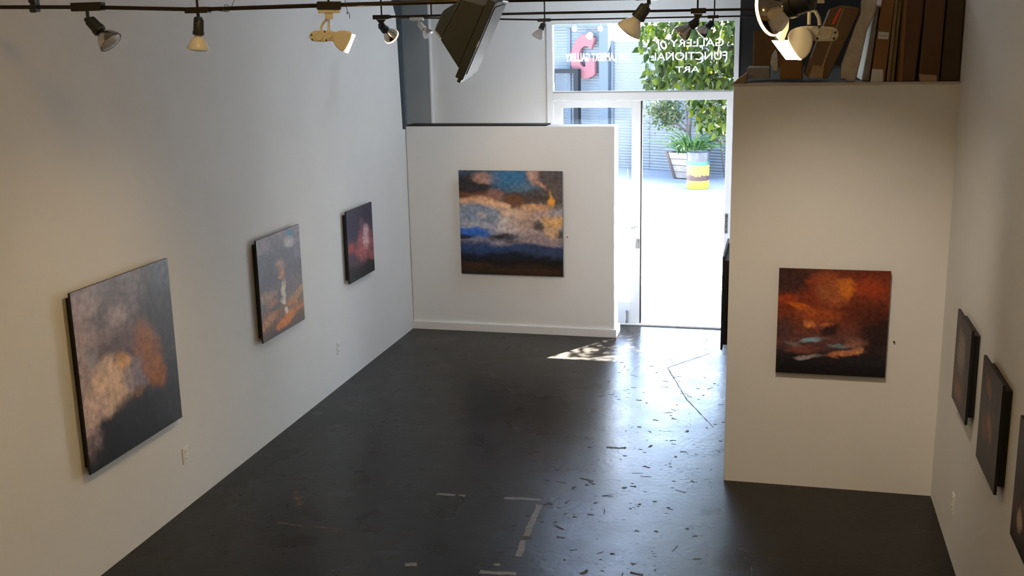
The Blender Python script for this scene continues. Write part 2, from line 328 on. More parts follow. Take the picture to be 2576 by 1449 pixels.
# ------------------------------------------------------------------ paintings
PK = 1.6
def pc(c):
    v = [x*PK for x in lin(c)]; k = min(1, .85/max(v)); return tuple(x*k for x in v)
def paintmat(name, stops, blobs, nscale=5, wob=.16, seed=0):
    m = bpy.data.materials.new(name); m.use_nodes = True; t = m.node_tree; b = t.nodes['Principled BSDF']; b.inputs['Roughness'].default_value = .45
    b.inputs['Specular IOR Level'].default_value = .35
    tc = N(t, 'ShaderNodeTexCoord'); sp = N(t, 'ShaderNodeSeparateXYZ'); cb = N(t, 'ShaderNodeCombineXYZ')
    t.links.new(tc.outputs['Generated'], sp.inputs[0]); t.links.new(sp.outputs[0], cb.inputs[0]); t.links.new(sp.outputs[2], cb.inputs[1]); cb.inputs[2].default_value = seed*1.7
    cur = cb.outputs[0]
    for sc, wb, mp in ((nscale*.55, wob, (1, 1.5, 1)), (nscale*2.6, wob*.42, (1, 1.3, 1)), (nscale*9, wob*.12, (1, 1, 1))):
        q = N(t, 'ShaderNodeMapping'); q.inputs['Scale'].default_value = mp; t.links.new(cb.outputs[0], q.inputs[0])
        n = N(t, 'ShaderNodeTexNoise'); n.inputs['Scale'].default_value = sc; n.inputs['Detail'].default_value = 4; t.links.new(q.outputs[0], n.inputs[0])
        s_ = N(t, 'ShaderNodeVectorMath', operation='SUBTRACT'); s_.inputs[1].default_value = (.5, .5, .5); t.links.new(n.outputs['Color'], s_.inputs[0])
        a_ = N(t, 'ShaderNodeVectorMath', operation='MULTIPLY_ADD'); a_.inputs[1].default_value = (wb*1.2, wb*.8, 0); t.links.new(s_.outputs[0], a_.inputs[0]); t.links.new(cur, a_.inputs[2]); cur = a_.outputs[0]
    # keep z flat for the blob masks
    fl = N(t, 'ShaderNodeVectorMath', operation='MULTIPLY'); fl.inputs[1].default_value = (1, 1, 0); t.links.new(cur, fl.inputs[0]); flat = fl.outputs[0]
    s2 = N(t, 'ShaderNodeSeparateXYZ'); t.links.new(flat, s2.inputs[0])
    cr = N(t, 'ShaderNodeValToRGB'); e = cr.color_ramp.elements
    while len(e) < len(stops): e.new(.5)
    for el, (p_, c) in zip(e, stops): el.position = p_; el.color = (*pc(c), 1)
    t.links.new(s2.outputs[1], cr.inputs[0]); col = cr.outputs[0]
    fn = N(t, 'ShaderNodeTexNoise'); fn.inputs['Scale'].default_value = nscale*1.5; fn.inputs['Detail'].default_value = 9; fn.inputs['Roughness'].default_value = .62; t.links.new(cb.outputs[0], fn.inputs[0])
    fo = N(t, 'ShaderNodeMath', operation='MULTIPLY_ADD'); fo.inputs[1].default_value = 1.0; fo.inputs[2].default_value = -.47; t.links.new(fn.outputs[0], fo.inputs[0])
    for bl in blobs:
        u, v, ru, rv, c = bl[:5]; k = bl[5] if len(bl) > 5 else .9; ang = bl[6] if len(bl) > 6 else 0
        q = N(t, 'ShaderNodeMapping', vector_type='TEXTURE'); q.inputs['Location'].default_value = (u, v, 0); q.inputs['Rotation'].default_value = (0, 0, math.radians(ang)); q.inputs['Scale'].default_value = (ru*1.5, rv*1.5, 1)
        t.links.new(flat, q.inputs[0]); gr = N(t, 'ShaderNodeTexGradient', gradient_type='SPHERICAL'); t.links.new(q.outputs[0], gr.inputs[0])
        mr = N(t, 'ShaderNodeMapRange', interpolation_type='SMOOTHSTEP'); mr.inputs[1].default_value = .0; mr.inputs[2].default_value = .72; mr.inputs[4].default_value = k; ad = N(t, 'ShaderNodeMath', operation='ADD'); t.links.new(gr.outputs[1], ad.inputs[0]); t.links.new(fo.outputs[0], ad.inputs[1]); gt = N(t, 'ShaderNodeMath', operation='MULTIPLY_ADD'); gt.use_clamp = True; gt.inputs[1].default_value = 4; gt.inputs[2].default_value = 0; t.links.new(gr.outputs[1], gt.inputs[0])
        pm = N(t, 'ShaderNodeMath', operation='MULTIPLY'); t.links.new(ad.outputs[0], pm.inputs[0]); t.links.new(gt.outputs[0], pm.inputs[1]); t.links.new(pm.outputs[0], mr.inputs[0])
        mx = N(t, 'ShaderNodeMix', data_type='RGBA'); mx.inputs[7].default_value = (*pc(c), 1); t.links.new(mr.outputs[0], mx.inputs[0]); t.links.new(col, mx.inputs[6]); col = mx.outputs[2]
    # brush texture
    n = N(t, 'ShaderNodeTexNoise'); n.inputs['Scale'].default_value = 26; n.inputs['Detail'].default_value = 5; t.links.new(cb.outputs[0], n.inputs[0])
    mr = N(t, 'ShaderNodeMapRange'); mr.inputs[1].default_value = .3; mr.inputs[2].default_value = .7; mr.inputs[3].default_value = .66; mr.inputs[4].default_value = 1.34; t.links.new(n.outputs[0], mr.inputs[0])
    vs = N(t, 'ShaderNodeVectorMath', operation='SCALE'); t.links.new(col, vs.inputs[0]); t.links.new(mr.outputs[0], vs.inputs['Scale']); t.links.new(vs.outputs[0], b.inputs['Base Color'])
    return m
def painting(c, rz, W, H, m, label, deep=.05, inset=(.022, .035)):
    t = thing('painting', label, 'painting', c, rz=rz)
    def part(n, a, b_, mats, bev=0):
        g = G().box(a, b_); me = bpy.data.meshes.new(n); me.from_pydata(g.v, [], g.f); me.update(); o = bpy.data.objects.new(n, me); COL.objects.link(o); o.parent = t
        for q in mats: me.materials.append(q)
        if len(mats) > 1:
            for p_ in me.polygons: p_.material_index = 0 if p_.normal.y < -.9 else 1
        return o
    part('panel', (-W/2, -deep, -H/2), (W/2, -deep+.014, H/2), [m, EDGE])
    part('cradle_frame', (-W/2+inset[0], -deep+.014, -H/2+inset[1]), (W/2-inset[0], -.001, H/2-inset[1]), [EDGE])
    return t
m0 = paintmat('sunset cloud painting',
    [(0, (30, 20, 12)), (.05, (46, 30, 16)), (.11, (14, 12, 12)), (.19, (16, 22, 36)), (.26, (38, 52, 82)), (.32, (100, 98, 112)), (.45, (126, 128, 142)), (.62, (130, 130, 138)), (.72, (120, 100, 88)), (.80, (62, 60, 66)), (1, (52, 76, 98))],
    [(.12, .85, .30, .13, (40, 34, 35)), (.16, .755, .25, .035, (96, 58, 40)), (.26, .935, .13, .05, (150, 116, 104), .8), (.34, .9, .08, .03, (158, 122, 102), .7), (.5, .93, .18, .11, (44, 92, 128)), (.66, .83, .17, .06, (66, 92, 112)),
     (.72, .94, .06, .09, (166, 130, 118), .9, 25), (.90, .90, .17, .15, (72, 63, 60)), (.80, .855, .09, .02, (160, 118, 100), .8, -30), (.95, .76, .14, .12, (78, 70, 66)), (.66, .735, .26, .07, (58, 50, 46)), (.54, .68, .10, .09, (96, 62, 42)), (.36, .78, .08, .05, (130, 96, 86), .7),
     (.90, .73, .025, .06, (196, 132, 50), .95, 15), (.10, .70, .16, .04, (184, 144, 110)), (.33, .68, .17, .05, (192, 152, 118), .9, -18), (.45, .60, .07, .07, (206, 168, 134), .8), (.76, .64, .14, .04, (206, 142, 70)), (.62, .58, .12, .06, (214, 178, 144)),
     (.15, .58, .26, .10, (108, 122, 142), .85), (.20, .57, .06, .025, (166, 156, 152), .8), (.14, .49, .18, .03, (146, 146, 152), .8, -8), (.06, .41, .24, .04, (22, 84, 164)), (.20, .385, .12, .03, (24, 76, 150), .8), (.50, .50, .12, .10, (170, 160, 158), .8), (.75, .52, .22, .14, (150, 124, 110), .8),
     (.77, .465, .06, .045, (62, 60, 54)), (.93, .52, .10, .05, (184, 142, 80), .8), (.97, .39, .06, .055, (54, 54, 50)), (.88, .42, .05, .08, (176, 140, 96), .7), (.42, .375, .13, .035, (34, 36, 40), .95, 5), (.50, .32, .08, .02, (44, 46, 50)), (.05, .365, .09, .018, (22, 28, 38)), (.80, .33, .24, .05, (130, 112, 110), .7),
     (.40, .31, .12, .025, (130, 122, 126), .7), (.20, .27, .40, .05, (30, 52, 92), .8), (.85, .22, .25, .05, (44, 56, 84), .7), (.12, .10, .16, .03, (60, 38, 22), .6)], seed=1)
m1 = paintmat('grey and ochre storm painting',
    [(0, (15, 13, 14)), (.22, (26, 22, 22)), (.34, (44, 38, 38)), (.45, (88, 78, 82)), (.65, (92, 80, 82)), (.8, (98, 90, 96)), (1, (96, 94, 102))],
    [(.95, .55, .30, .60, (40, 41, 45)), (.92, .93, .14, .10, (58, 66, 82), .8), (.06, .55, .13, .40, (150, 132, 132), .8), (.12, .93, .14, .08, (140, 130, 136), .7), (.40, .76, .09, .06, (140, 128, 132), .8), (.28, .68, .08, .05, (130, 116, 118), .7), (.45, .60, .25, .10, (84, 68, 68), .8), (.15, .62, .06, .06, (120, 118, 124), .7),
     (.27, .42, .19, .14, (204, 176, 152), .9), (.12, .33, .14, .10, (176, 154, 146), .8), (.42, .52, .07, .05, (196, 150, 100), .8), (.55, .42, .14, .10, (124, 114, 124), .8), (.66, .58, .13, .11, (122, 76, 40), .8), (.74, .45, .11, .15, (132, 80, 34), .8), (.80, .36, .07, .10, (136, 82, 28), .75), (.52, .30, .07, .03, (120, 82, 52), .6)], seed=2)
m2 = paintmat('blue grey and orange dusk painting',
    [(0, (56, 44, 42)), (.08, (84, 56, 42)), (.2, (112, 78, 56)), (.32, (88, 78, 80)), (.45, (84, 78, 84)), (.6, (66, 66, 80)), (.82, (70, 74, 90)), (1, (98, 94, 106))],
    [(.76, .955, .08, .045, (34, 92, 114), .95), (.74, .875, .13, .05, (146, 140, 146), .8), (.10, .93, .16, .06, (112, 106, 118), .6), (.95, .8, .1, .15, (92, 90, 104), .6), (.47, .65, .09, .06, (150, 118, 102), .8), (.50, .56, .06, .05, (176, 128, 94), .8), (.30, .60, .2, .08, (62, 62, 76), .7),
     (.15, .42, .2, .05, (140, 112, 94), .7), (.55, .38, .06, .10, (206, 194, 180), .9), (.52, .30, .07, .04, (214, 202, 188), .8), (.85, .33, .2, .04, (156, 118, 74), .7, 15), (.30, .33, .12, .04, (150, 104, 70), .7), (.35, .27, .1, .04, (74, 64, 66), .8), (.72, .26, .1, .03, (168, 104, 60), .7), (.56, .20, .05, .04, (190, 176, 160), .7),
     (.15, .17, .2, .04, (160, 112, 68), .7, 12), (.55, .105, .26, .05, (182, 102, 34), .85, 12), (.92, .16, .15, .04, (150, 84, 34), .7), (.85, .04, .2, .04, (66, 50, 46), .7)], seed=3)
m3 = paintmat('navy and rose cloud painting',
    [(0, (20, 22, 27)), (.14, (26, 27, 32)), (.25, (74, 56, 64)), (.45, (96, 64, 72)), (.62, (58, 52, 66)), (.85, (46, 44, 60)), (1, (50, 46, 60))],
    [(.65, .45, .28, .22, (150, 84, 84), .8), (.70, .56, .12, .17, (176, 148, 152), .85), (.15, .48, .12, .06, (146, 66, 66), .8), (.35, .38, .12, .06, (140, 72, 70), .7), (.92, .25, .12, .08, (140, 74, 76), .7), (.58, .75, .1, .1, (96, 66, 78), .7), (.15, .32, .15, .08, (56, 50, 62), .7), (.2, .75, .25, .15, (40, 40, 60), .6)], seed=4)
m4 = paintmat('crimson cloud painting',
    [(0, (17, 15, 17)), (.1, (24, 22, 27)), (.2, (42, 34, 42)), (.3, (84, 56, 56)), (.42, (92, 52, 44)), (.6, (104, 46, 28)), (.8, (112, 48, 28)), (1, (92, 40, 26))],
    [(.08, .90, .24, .16, (46, 32, 32)), (.58, .82, .08, .10, (178, 100, 36), .9), (.44, .80, .09, .12, (138, 80, 48), .7), (.40, .92, .1, .07, (128, 64, 36), .7), (.30, .89, .06, .03, (136, 58, 34), .6), (.80, .83, .14, .08, (140, 54, 26), .7), (.54, .71, .08, .05, (142, 78, 44), .7), (.20, .63, .12, .03, (172, 88, 22), .85, -15), (.07, .70, .1, .05, (140, 54, 26), .8),
     (.40, .57, .2, .07, (140, 68, 34), .7), (.94, .42, .20, .24, (28, 22, 24), .9), (.80, .62, .25, .12, (76, 34, 24), .7), (.05, .42, .1, .1, (58, 44, 46), .7), (.29, .50, .05, .03, (178, 108, 62), .9), (.44, .485, .06, .02, (170, 96, 60), .9), (.48, .425, .09, .06, (44, 28, 32), .95), (.33, .325, .10, .028, (112, 142, 158), .95, 6), (.57, .275, .08, .02, (98, 118, 126), .9),
     (.14, .28, .06, .03, (110, 96, 102), .7), (.70, .31, .1, .04, (132, 92, 80), .7), (.62, .205, .16, .03, (172, 110, 76), .85, 8), (.75, .25, .05, .03, (176, 126, 88), .8), (.24, .22, .16, .04, (112, 66, 56), .8), (.27, .15, .11, .02, (134, 124, 124), .9, 8), (.80, .14, .25, .05, (30, 28, 34), .8)], seed=5)
m5 = paintmat('grey misty painting', [(0, (34, 28, 28)), (.2, (78, 58, 50)), (.5, (70, 66, 66)), (1, (58, 56, 62))], [(.45, .62, .25, .2, (118, 110, 102), .8), (.4, .2, .2, .08, (112, 78, 58), .7), (.9, .3, .2, .3, (40, 36, 40), .7)], seed=6)
m6 = paintmat('brown streaked painting', [(0, (28, 24, 26)), (.3, (56, 42, 40)), (.6, (62, 56, 58)), (1, (56, 50, 54))], [(.4, .8, .08, .14, (120, 84, 60), .8, 70), (.55, .45, .08, .16, (136, 90, 62), .8, 60), (.3, .4, .12, .1, (96, 66, 50), .7), (.85, .5, .15, .4, (46, 44, 48), .7)], seed=7)
m7 = paintmat('dark painting with pale streaks', [(0, (26, 22, 22)), (.3, (70, 50, 40)), (.5, (44, 38, 40)), (1, (48, 40, 42))], [(.3, .25, .1, .1, (170, 150, 130), .8, 50), (.5, .4, .15, .05, (120, 84, 60), .7)], seed=8)
painting((-2.74, 10.88, 1.208), 0, 1.118, 1.115, m0, 'large square painting of sunlit clouds over blue on the partition')
painting((XL, 5.567, 1.219), math.pi/2, 1.004, 1.09, m1, 'large grey and ochre storm painting nearest on the left wall')
painting((XL, 7.662, 1.246), math.pi/2, .758, .81, m2, 'blue grey and orange dusk painting, middle of the left wall')
painting((XL, 9.360, 1.254), math.pi/2, .64, .678, m3, 'small navy and rose cloud painting farthest on the left wall')
painting((.376, 7.29, 1.204), 0, .713, .73, m4, 'square crimson and orange cloud painting on the white block', deep=.04)
painting((-.313, 8.05, 1.2), -math.pi/2, .72, .70, m5, 'dark painting seen edge-on on the side of the white block', deep=.065)
painting((XR, 6.205, 1.263), -math.pi/2, .485, .535, m5, 'grey misty painting, farthest of three on the right wall')
painting((XR, 5.338, 1.236), -math.pi/2, .495, .542, m6, 'brown streaked painting, middle of three on the right wall')
painting((XR, 4.45, 1.229), -math.pi/2, .495, .546, m7, 'dark painting cut off by the picture edge on the right wall')

# ------------------------------------------------------------------ tracks and lamps
YA, YBR, YCR, YD = 4.6, 7.3, 9.4, 3.3
def rail(pts, label, r, rods=(), clamps=()):
    t = thing('track_rail', label, 'rail', pts[0])
    for a, b in zip(pts, pts[1:]): G().tube(a, b, r, 12).build('conduit', BRONZE, t, smooth=True)
    for p_ in rods: G().tube(p_, (p_.x, p_.y, ZC), .006, 8).build('hanger_rod', BRONZE, t, smooth=True)
    for p_ in clamps:
        G().box((p_.x-.014, p_.y-.02, p_.z-.03), (p_.x+.014, p_.y+.02, p_.z+.03)).tube(p_+Vector((-.016, -.015, .022)), p_+Vector((.016, -.015, .022)), .012).tube(p_+Vector((-.016, -.015, -.022)), p_+Vector((.016, -.015, -.022)), .012).build('clamp', BLACKM, t, bevel=.003)
    return t
def seq(L, Y): return [at(x, y, Y) for x, y in L]
A = seq([(0, 18), (222, 18), (497, 24), (827, 13), (1240, 1), (1620, -6), (2120, -14)], YA); A.insert(0, Vector((XL, YA, A[0].z)))
rail(A, 'nearest dark conduit lighting rail running across the top of the picture', .0095, rods=[A[3], A[4]], clamps=[at(88, 14, YA)])
Bp = seq([(944, 43), (1360, 33), (1740, 26), (1950, 22)], YBR)
rail(Bp, 'middle dark lighting rail crossing in front of the window head', .0085, rods=[at(960, 40, YBR), at(1085, 40, YBR), at(1207, 36, YBR), at(1755, 26, YBR)])
Cp = seq([(1005, 44), (1370, 50), (1797, 42), (1950, 39)], YCR)
rail(Cp, 'farthest thin lighting rail just above the shop window glass', .0075, rods=[at(1217, 47, YCR), at(1370, 49, YCR), at(1797, 42, YCR)])
Dp = [Vector((-.9, YD, 3.27)), Vector((XR, YD, 3.27))]
rail(Dp, 'short lighting rail above the storage loft at upper right', .0095, rods=[Vector((.6, YD, 3.27))])

def spot(loc, target, power, size=60, blend=.8, col=(1, .72, .43), r=.04):
    l = bpy.data.lights.new('lamp_light', 'SPOT'); l.energy = power*LAMPK; l.spot_size = math.radians(size); l.spot_blend = blend; l.color = col; l.shadow_soft_size = r
    o = bpy.data.objects.new('lamp_light', l); COL.objects.link(o); o.location = loc; o.rotation_euler = (Vector(target)-Vector(loc)).to_track_quat('-Z', 'Y').to_euler(); return o
def par(label, box, stem0, sock0, sock1, face, rpx, Y, dy=0, m_bulb=CHROME, m_sock=DARKGREY, m_box=BRONZE, lit=False, bracket=False, scale_px=None, neck=.4, group='par lamps on the rails'):
    """box = (x0,y0,x1,y1) in measured picture units on plane Y; the socket hangs below, the bulb ends at face, dy metres deeper"""
    b0 = at(box[0], box[3], Y); b1 = at(box[2], box[1], Y); mid = (b0+b1)/2
    k = (at(1000, 100, Y)-at(1001, 100, Y)).length
    t = thing('par_lamp', label, 'track lamp', mid, group)
    d = .022
    G().box((b0.x, Y-d, b0.z), (b1.x, Y+d, b1.z)).build('mount_box', m_box, t, bevel=.003)
    s0 = at(*sock0, Y); s1d = at(*sock1, Y); fc = at(*face, Y)
    # deepen along the lamp axis
    L0 = (fc-s0).length; f1 = at(face[0], face[1], Y+dy); s1 = s0+(f1-s0)*((s1d-s0).length/L0)
    st = at(*stem0, Y)
    if bracket: G().prism([at(stem0[0]-12, box[3], Y-.008), at(stem0[0]+12, box[3], Y-.008), at(sock0[0]+4, sock0[1]-4, Y-.008), at(sock0[0]-4, sock0[1]-4, Y-.008)], (0, .016, 0)).build('bracket', m_box, t)
    else: G().tube(Vector((st.x, Y, b0.z+.004)), st, .008).tube(st, s0, .009).build('stem', m_sock, t, smooth=True)
    G().lathe(s0-Vector((0, .012, 0)), s0+Vector((0, .012, 0)), [(-.014, .011), (.03, .011)], 12).build('knuckle', m_sock, t, smooth=True)
    L = (s1-s0).length; rs = rpx*k*.50
    so_ = G().lathe(s0, s1, [(0, rs*.75), (L*.08, rs*.95), (L*.75, rs), (L*.76, rs*1.1), (L, rs*1.1)], 20).build('socket', m_sock, t, smooth=True)
    Lb = (f1-s1).length; r = rpx*k
    bu = G().lathe(s1, f1, [(-.005, rs*.72), (Lb*.10, rs*.78), (Lb*.22, rs*.95), (Lb*.45, r*.72), (Lb*.7, r*.90), (Lb*.93, r), (Lb, r)], 28).build('bulb', m_bulb, t, smooth=True)
    ax = (f1-s1).normalized()
    G().lathe(f1, f1+ax, [(-.003, r*1.03), (.006, r*1.03)], 28).build('rim', RIMON if lit else m_bulb, bu, smooth=True)
    G().lathe(f1, f1+ax, [(.0062, r*.95), (.010, r*.8), (.014, r*.4), (.015, .001)], 28).build('lens', LENSON if lit else LENSOFF, bu, smooth=True)
    return t, f1+ax*.03, ax
par('silver reflector lamp tilted right at the far left of the rail', (185, 5, 258, 29), (221, 43), (225, 50), (249, 81), (277, 105), 31, YA, 0)
par('white glass lamp hanging straight down from the nearest rail', (470, 17, 526, 34), (499, 45), (500, 48), (499, 88), (499, 121), 26, YA, .0, m_bulb=MILK)
_, pL, aL = par('glowing lamp aimed away at the partition, left end of the middle rail', (940, 37, 981, 49), (958, 50), (958, 63), (970, 76), (985, 92), 19, YBR, .09, lit=True, bracket=True)
par('brown lamp half hidden behind the black floodlight', (1032, 43, 1065, 52), (1053, 56), (1055, 59), (1066, 73), (1078, 87), 13, YCR, -.02, m_sock=CREAM, m_box=CREAM)
par('white glass lamp pointing left in front of the window', (1600, -9, 1655, 2), (1632, 12), (1626, 15), (1604, 47), (1582, 77), 29, YA, 0, m_bulb=MILK)
par('small lamp on the farthest rail beside the window edge', (1353, 46, 1385, 55), (1369, 57), (1368, 60), (1362, 74), (1352, 93), 14, YCR, -.01, m_bulb=MILK)
par('bronze lamp in front of the tree seen through the window, left of two', (1738, 20, 1776, 35), (1756, 38), (1755, 52), (1739, 68), (1713, 86), 20, YBR, 0, bracket=True)
par('silver lamp in front of the tree seen through the window, right of two', (1780, 38, 1808, 47), (1794, 52), (1793, 56), (1779, 68), (1762, 83), 16, YCR, 0)
_, pD, aD = par('large mirrored lamp with glowing rim above the storage loft', (2010, -40, 2070, -18), (2046, -12), (2044, -4), (1996, 34), (1938, 30), 52, YD, .07, lit=True)
BR = bpy.data.objects

# white wall-wash floods (two)
def poly(L, Y): return [at(x, y, Y) for x, y in L]
def arcpts(cx, cy, rx, ry, a0, a1, n): return [(cx+rx*math.cos(math.radians(a0+(a1-a0)*i/n)), cy+ry*math.sin(math.radians(a0+(a1-a0)*i/n))) for i in range(n+1)]
def round_poly(L, n=2):
    for _ in range(n): L = [q for a, b in zip(L, L[1:]+L[:1]) for q in ((a[0]*.75+b[0]*.25, a[1]*.75+b[1]*.25), (a[0]*.25+b[0]*.75, a[1]*.25+b[1]*.75))]
    return L
def flood(label, Y, box, adapter, neck, arms, arm, rings, head, glass_, dots, th, m_box=BLACKM):
    t = thing('flood_lamp', label, 'track lamp', at((box[0]+box[2])/2, box[3], Y), 'white wall wash floods on the rails')
    ctr = at((box[0]+box[2])/2, 80, Y); ux = ctr.x/ctr.y      # the head is turned a little about the vertical
    def pr(name, L, y0, d, m, bev=.002, parent=None): return G().prism([q+Vector((ux*y0, y0, 0)) for q in poly(L, Y)], (ux*d, d, 0)).build(name, m, parent or t, bevel=bev)
    rc = lambda b: [(b[0], b[1]), (b[2], b[1]), (b[2], b[3]), (b[0], b[3])]
    pr('mount_box', rc(box), -.024, .048, m_box); pr('adapter', rc(adapter), -.018, .036, CREAM); pr('neck', rc(neck), -.014, .028, CREAM)
    for L in arms: G().path(poly(L, Y), .0055, 8).build('yoke_arm', CREAM, t, smooth=True)
    ar = pr('arm_housing', round_poly(arm, 1), -th*.55, th*1.1, CREAM, .006)
    for (cx, cy, r) in rings: G().lathe(at(cx, cy, Y-th*.55), at(cx, cy, Y-th*.55)-Vector((0, 1, 0)), [(0, r), (.004, r), (.004, r*.9), (.002, r*.88)], 20).build('cap_ring', CREAM, ar, smooth=True)
    for (cx, cy) in dots: G().lathe(at(cx, cy, Y-th*.55), at(cx, cy, Y-th*.55)-Vector((0, 1, 0)), [(0, .004), (.001, .004)], 10).build('screw', BLACKM, ar)
    h = pr('lamp_head', round_poly(head), -th, th*2, CREAM, .006)
    pr('glass', glass_, -th*.86, th*1.72, LENSON, 0, h)
    return t
arm1 = arcpts(795, 91, 17, 14, 90, 270, 8)+[(825, 76), (842, 79), (852, 86), (857, 96), (856, 105), (846, 106), (832, 103), (815, 106)]
flood('white flood lamp aimed right on the nearest rail, lit', YA, (797, 4, 858, 24), (800, 24, 855, 33), (817, 33, 838, 48), [[(822, 50), (814, 56), (807, 70), (810, 79)], [(827, 49), (827, 78)]],
      arm1, [(804, 91, .018), (829, 89, .013)], [(836, 87), (846, 79), (862, 76), (878, 79), (889, 84), (867, 132), (856, 128), (845, 118), (838, 104)], [(887, 86), (894, 88), (876, 133), (868, 132)], [(784, 88), (786, 100), (817, 80), (821, 101)], .035)
arm2 = [(1998, 72), (2020, 65), (2062, 66)]+[(q[0], q[1]) for q in arcpts(2092, 86, 17, 18, -80, 90, 8)]+[(2050, 104), (2030, 98)]
flood('white flood lamp aimed left with a bright glass above the loft', 3.6, (2030, -26, 2095, -12), (2042, -12, 2074, 8), (2046, 8, 2050, 26), [[(2026, 26), (2050, 27), (2060, 45), (2062, 64)], [(2036, 27), (2035, 62)]],
      arm2, [(2049, 78, .014), (2076, 84, .018)], [(1981, 101), (1985, 80), (2000, 70), (2022, 66), (2042, 80), (2046, 104), (2040, 128), (2026, 146), (2012, 150)], [(1978, 101), (1985, 101), (2016, 150), (2008, 150)], [(2101, 82), (2098, 97), (2056, 97), (2061, 67)], .05, m_box=CREAM)
# wide glass of the second flood faces the viewer side
t2 = thing('barn_door', 'white metal flap with cable below the mirrored lamp', 'lamp flap', at(1960, 90, 3.45))
G().prism(poly([(1916, 45), (1985, 42), (1984, 72), (1972, 104), (1958, 100)], 3.5), (0, .003, 0)).build('flap', CREAM, t2)
G().path(poly([(1910, 44), (1924, 62), (1954, 99)], 3.49), .0018, 6).build('cable', STEEL, t2)
gl2 = G().prism(poly([(1941, 102), (1981, 101), (2014, 150), (1977, 150)], 3.56), (0, .006, 0)).build('front_glass', LENSON, [o for o in bpy.data.objects if o.name.startswith('flood_lamp')][-1])

# big black floodlight
Yf = 4.35
fl = thing('floodlight', 'large black floodlight hanging from the nearest rail', 'floodlight', at(1240, 5, Yf))
Wv = at(1281, -4, Yf+.27)-at(1247, 8, Yf); f1, f2 = at(1247, 6, Yf), at(1163, 203, Yf); N_ = (f2-f1).cross(Wv).normalized(); N_ = N_ if N_.x > 0 else -N_
def rect(a, b, wv): return [a, b, b+wv, a+wv]
def loft(q0, q1): return G().hexa([*q0, *q1])
G().hexa([*rect(f1-N_*.035, f2-N_*.035, Wv), *rect(f1, f2, Wv)]).build('face_frame', DARKGREY, fl, bevel=.004)
ins = .10; V_ = f2-f1
i1 = f1+V_*ins*.7+Wv*.10; i2 = f2-V_*ins*.7+Wv*.10; wi = Wv*.70
G().hexa([*rect(i1, i2, wi), *rect(i1+N_*.003, i2+N_*.003, wi)]).build('glass', mat('floodlight glass', (.06, .07, .06), .45, spec=.15, bump=.2, bscale=30), fl)
b1, b2 = at(1112, 28, Yf+.05), at(1090, 80, Yf+.05); Wb = Wv.normalized()*.17
q1 = rect(f1-N_*.035+V_*.08+Wv*.05, f2-N_*.035-V_*.10+Wv*.05, Wv*.9)
G().hexa([*rect(b1, b2, Wb), *rect(q1[0]-N_*.10+V_*.05, q1[1]-N_*.12-V_*.22, Wv*.9)]).build('rear_housing', DARKGREY, fl, bevel=.012)
G().hexa([*rect(q1[0]-N_*.10+V_*.05, q1[1]-N_*.12-V_*.22, Wv*.9), *q1]).build('housing', DARKGREY, fl, bevel=.006)
mid = at(1205, 100, Yf)
G().prism([at(1196, 118, Yf-.004), at(1204, 102, Yf-.004), at(1207, 104, Yf-.004), at(1200, 118, Yf-.004)], (0, .003, 0)).build('badge', STEEL, fl)
top = f1+Wv*.5; G().tube(top, Vector((top.x-.01, top.y, A[4].z)), .012).tube(Vector((top.x-.01, top.y, A[4].z)), Vector((top.x-.01, YA, A[4].z)), .012).build('yoke', BLACKM, fl, smooth=True)
G().hexa([*rect(f2-N_*.02, f2-N_*.02+V_*.04, Wv*.8), *rect(f2-N_*.005, f2-N_*.005+V_*.04, Wv*.8)]).build('latch', DARKGREY, fl)

# loose wires
tag(G().path([at(x, y, YA+.02) for x, y in [(868, 0), (869, 14), (874, 26), (873, 36), (876, 30), (879, 36), (880, 47)]], .0014, 5).build('hanging_wire', BLACKM), 'frayed black wire end hanging beside the white flood lamp', 'wire')
tag(G().path([at(x, y, YA-.02) for x, y in [(590, -2), (584, 14), (576, 28), (567, 30), (561, 22), (566, 12), (574, 13), (576, 24), (568, 30), (550, 27)]], .0012, 5).build('looped_wire', BLACKM), 'thin looped wire on the nearest rail', 'wire')

# lamps' light
spot(pL, (-2.0, 10.88, 1.65), 80, 50, 1, (1, .74, .46))
spot(pD, (-1.2, 7.2, .2), 25, 70, .9)
spot(at(890, 112, YA), (-2.4, 10.8, .8), 260, 60, 1, (1, .88, .74))
spot(at(1975, 130, 3.5), (-1.5, 4.6, .2), 30, 80, 1)
# unseen fill lamps added above the picture to brighten the room
def dome(x, y, power, col, label, size=.6):
    t = thing('fill_dome', label, 'added fill light', (x, y, ZC), 'fill domes added above the view')
    G().lathe((x, y, ZC), (x, y, ZC-1), [(0, .2), (.025, .2), (.03, .19)], 24).build('base_plate', WHITE, t, smooth=True)
    G().lathe((x, y, ZC-.03), (x, y, ZC-1), [(0, .185), (.03, .17), (.055, .11), (.062, .002)], 24).build('diffuser', mat('opal diffuser '+label[:6], (.9, .9, .88), .4, emit=col, estr=2), t, smooth=True)
    l = bpy.data.lights.new('fill_light', 'AREA'); l.shape = 'DISK'; l.size = size; l.energy = power*LAMPK; l.color = col
    o = bpy.data.objects.new('fill_light', l); COL.objects.link(o); o.location = (x, y, ZC-.105)
dome(-1.6, 10.1, 24, (.78, .89, 1), 'cool white dome light on the ceiling nearest the window')
dome(-1.7, 3.2, 18, (1, .61, .19), 'warm dome light on the ceiling before the viewer')
dome(-.8, -.8, 24, (1, .60, .18), 'warm dome light on the ceiling over the mezzanine')
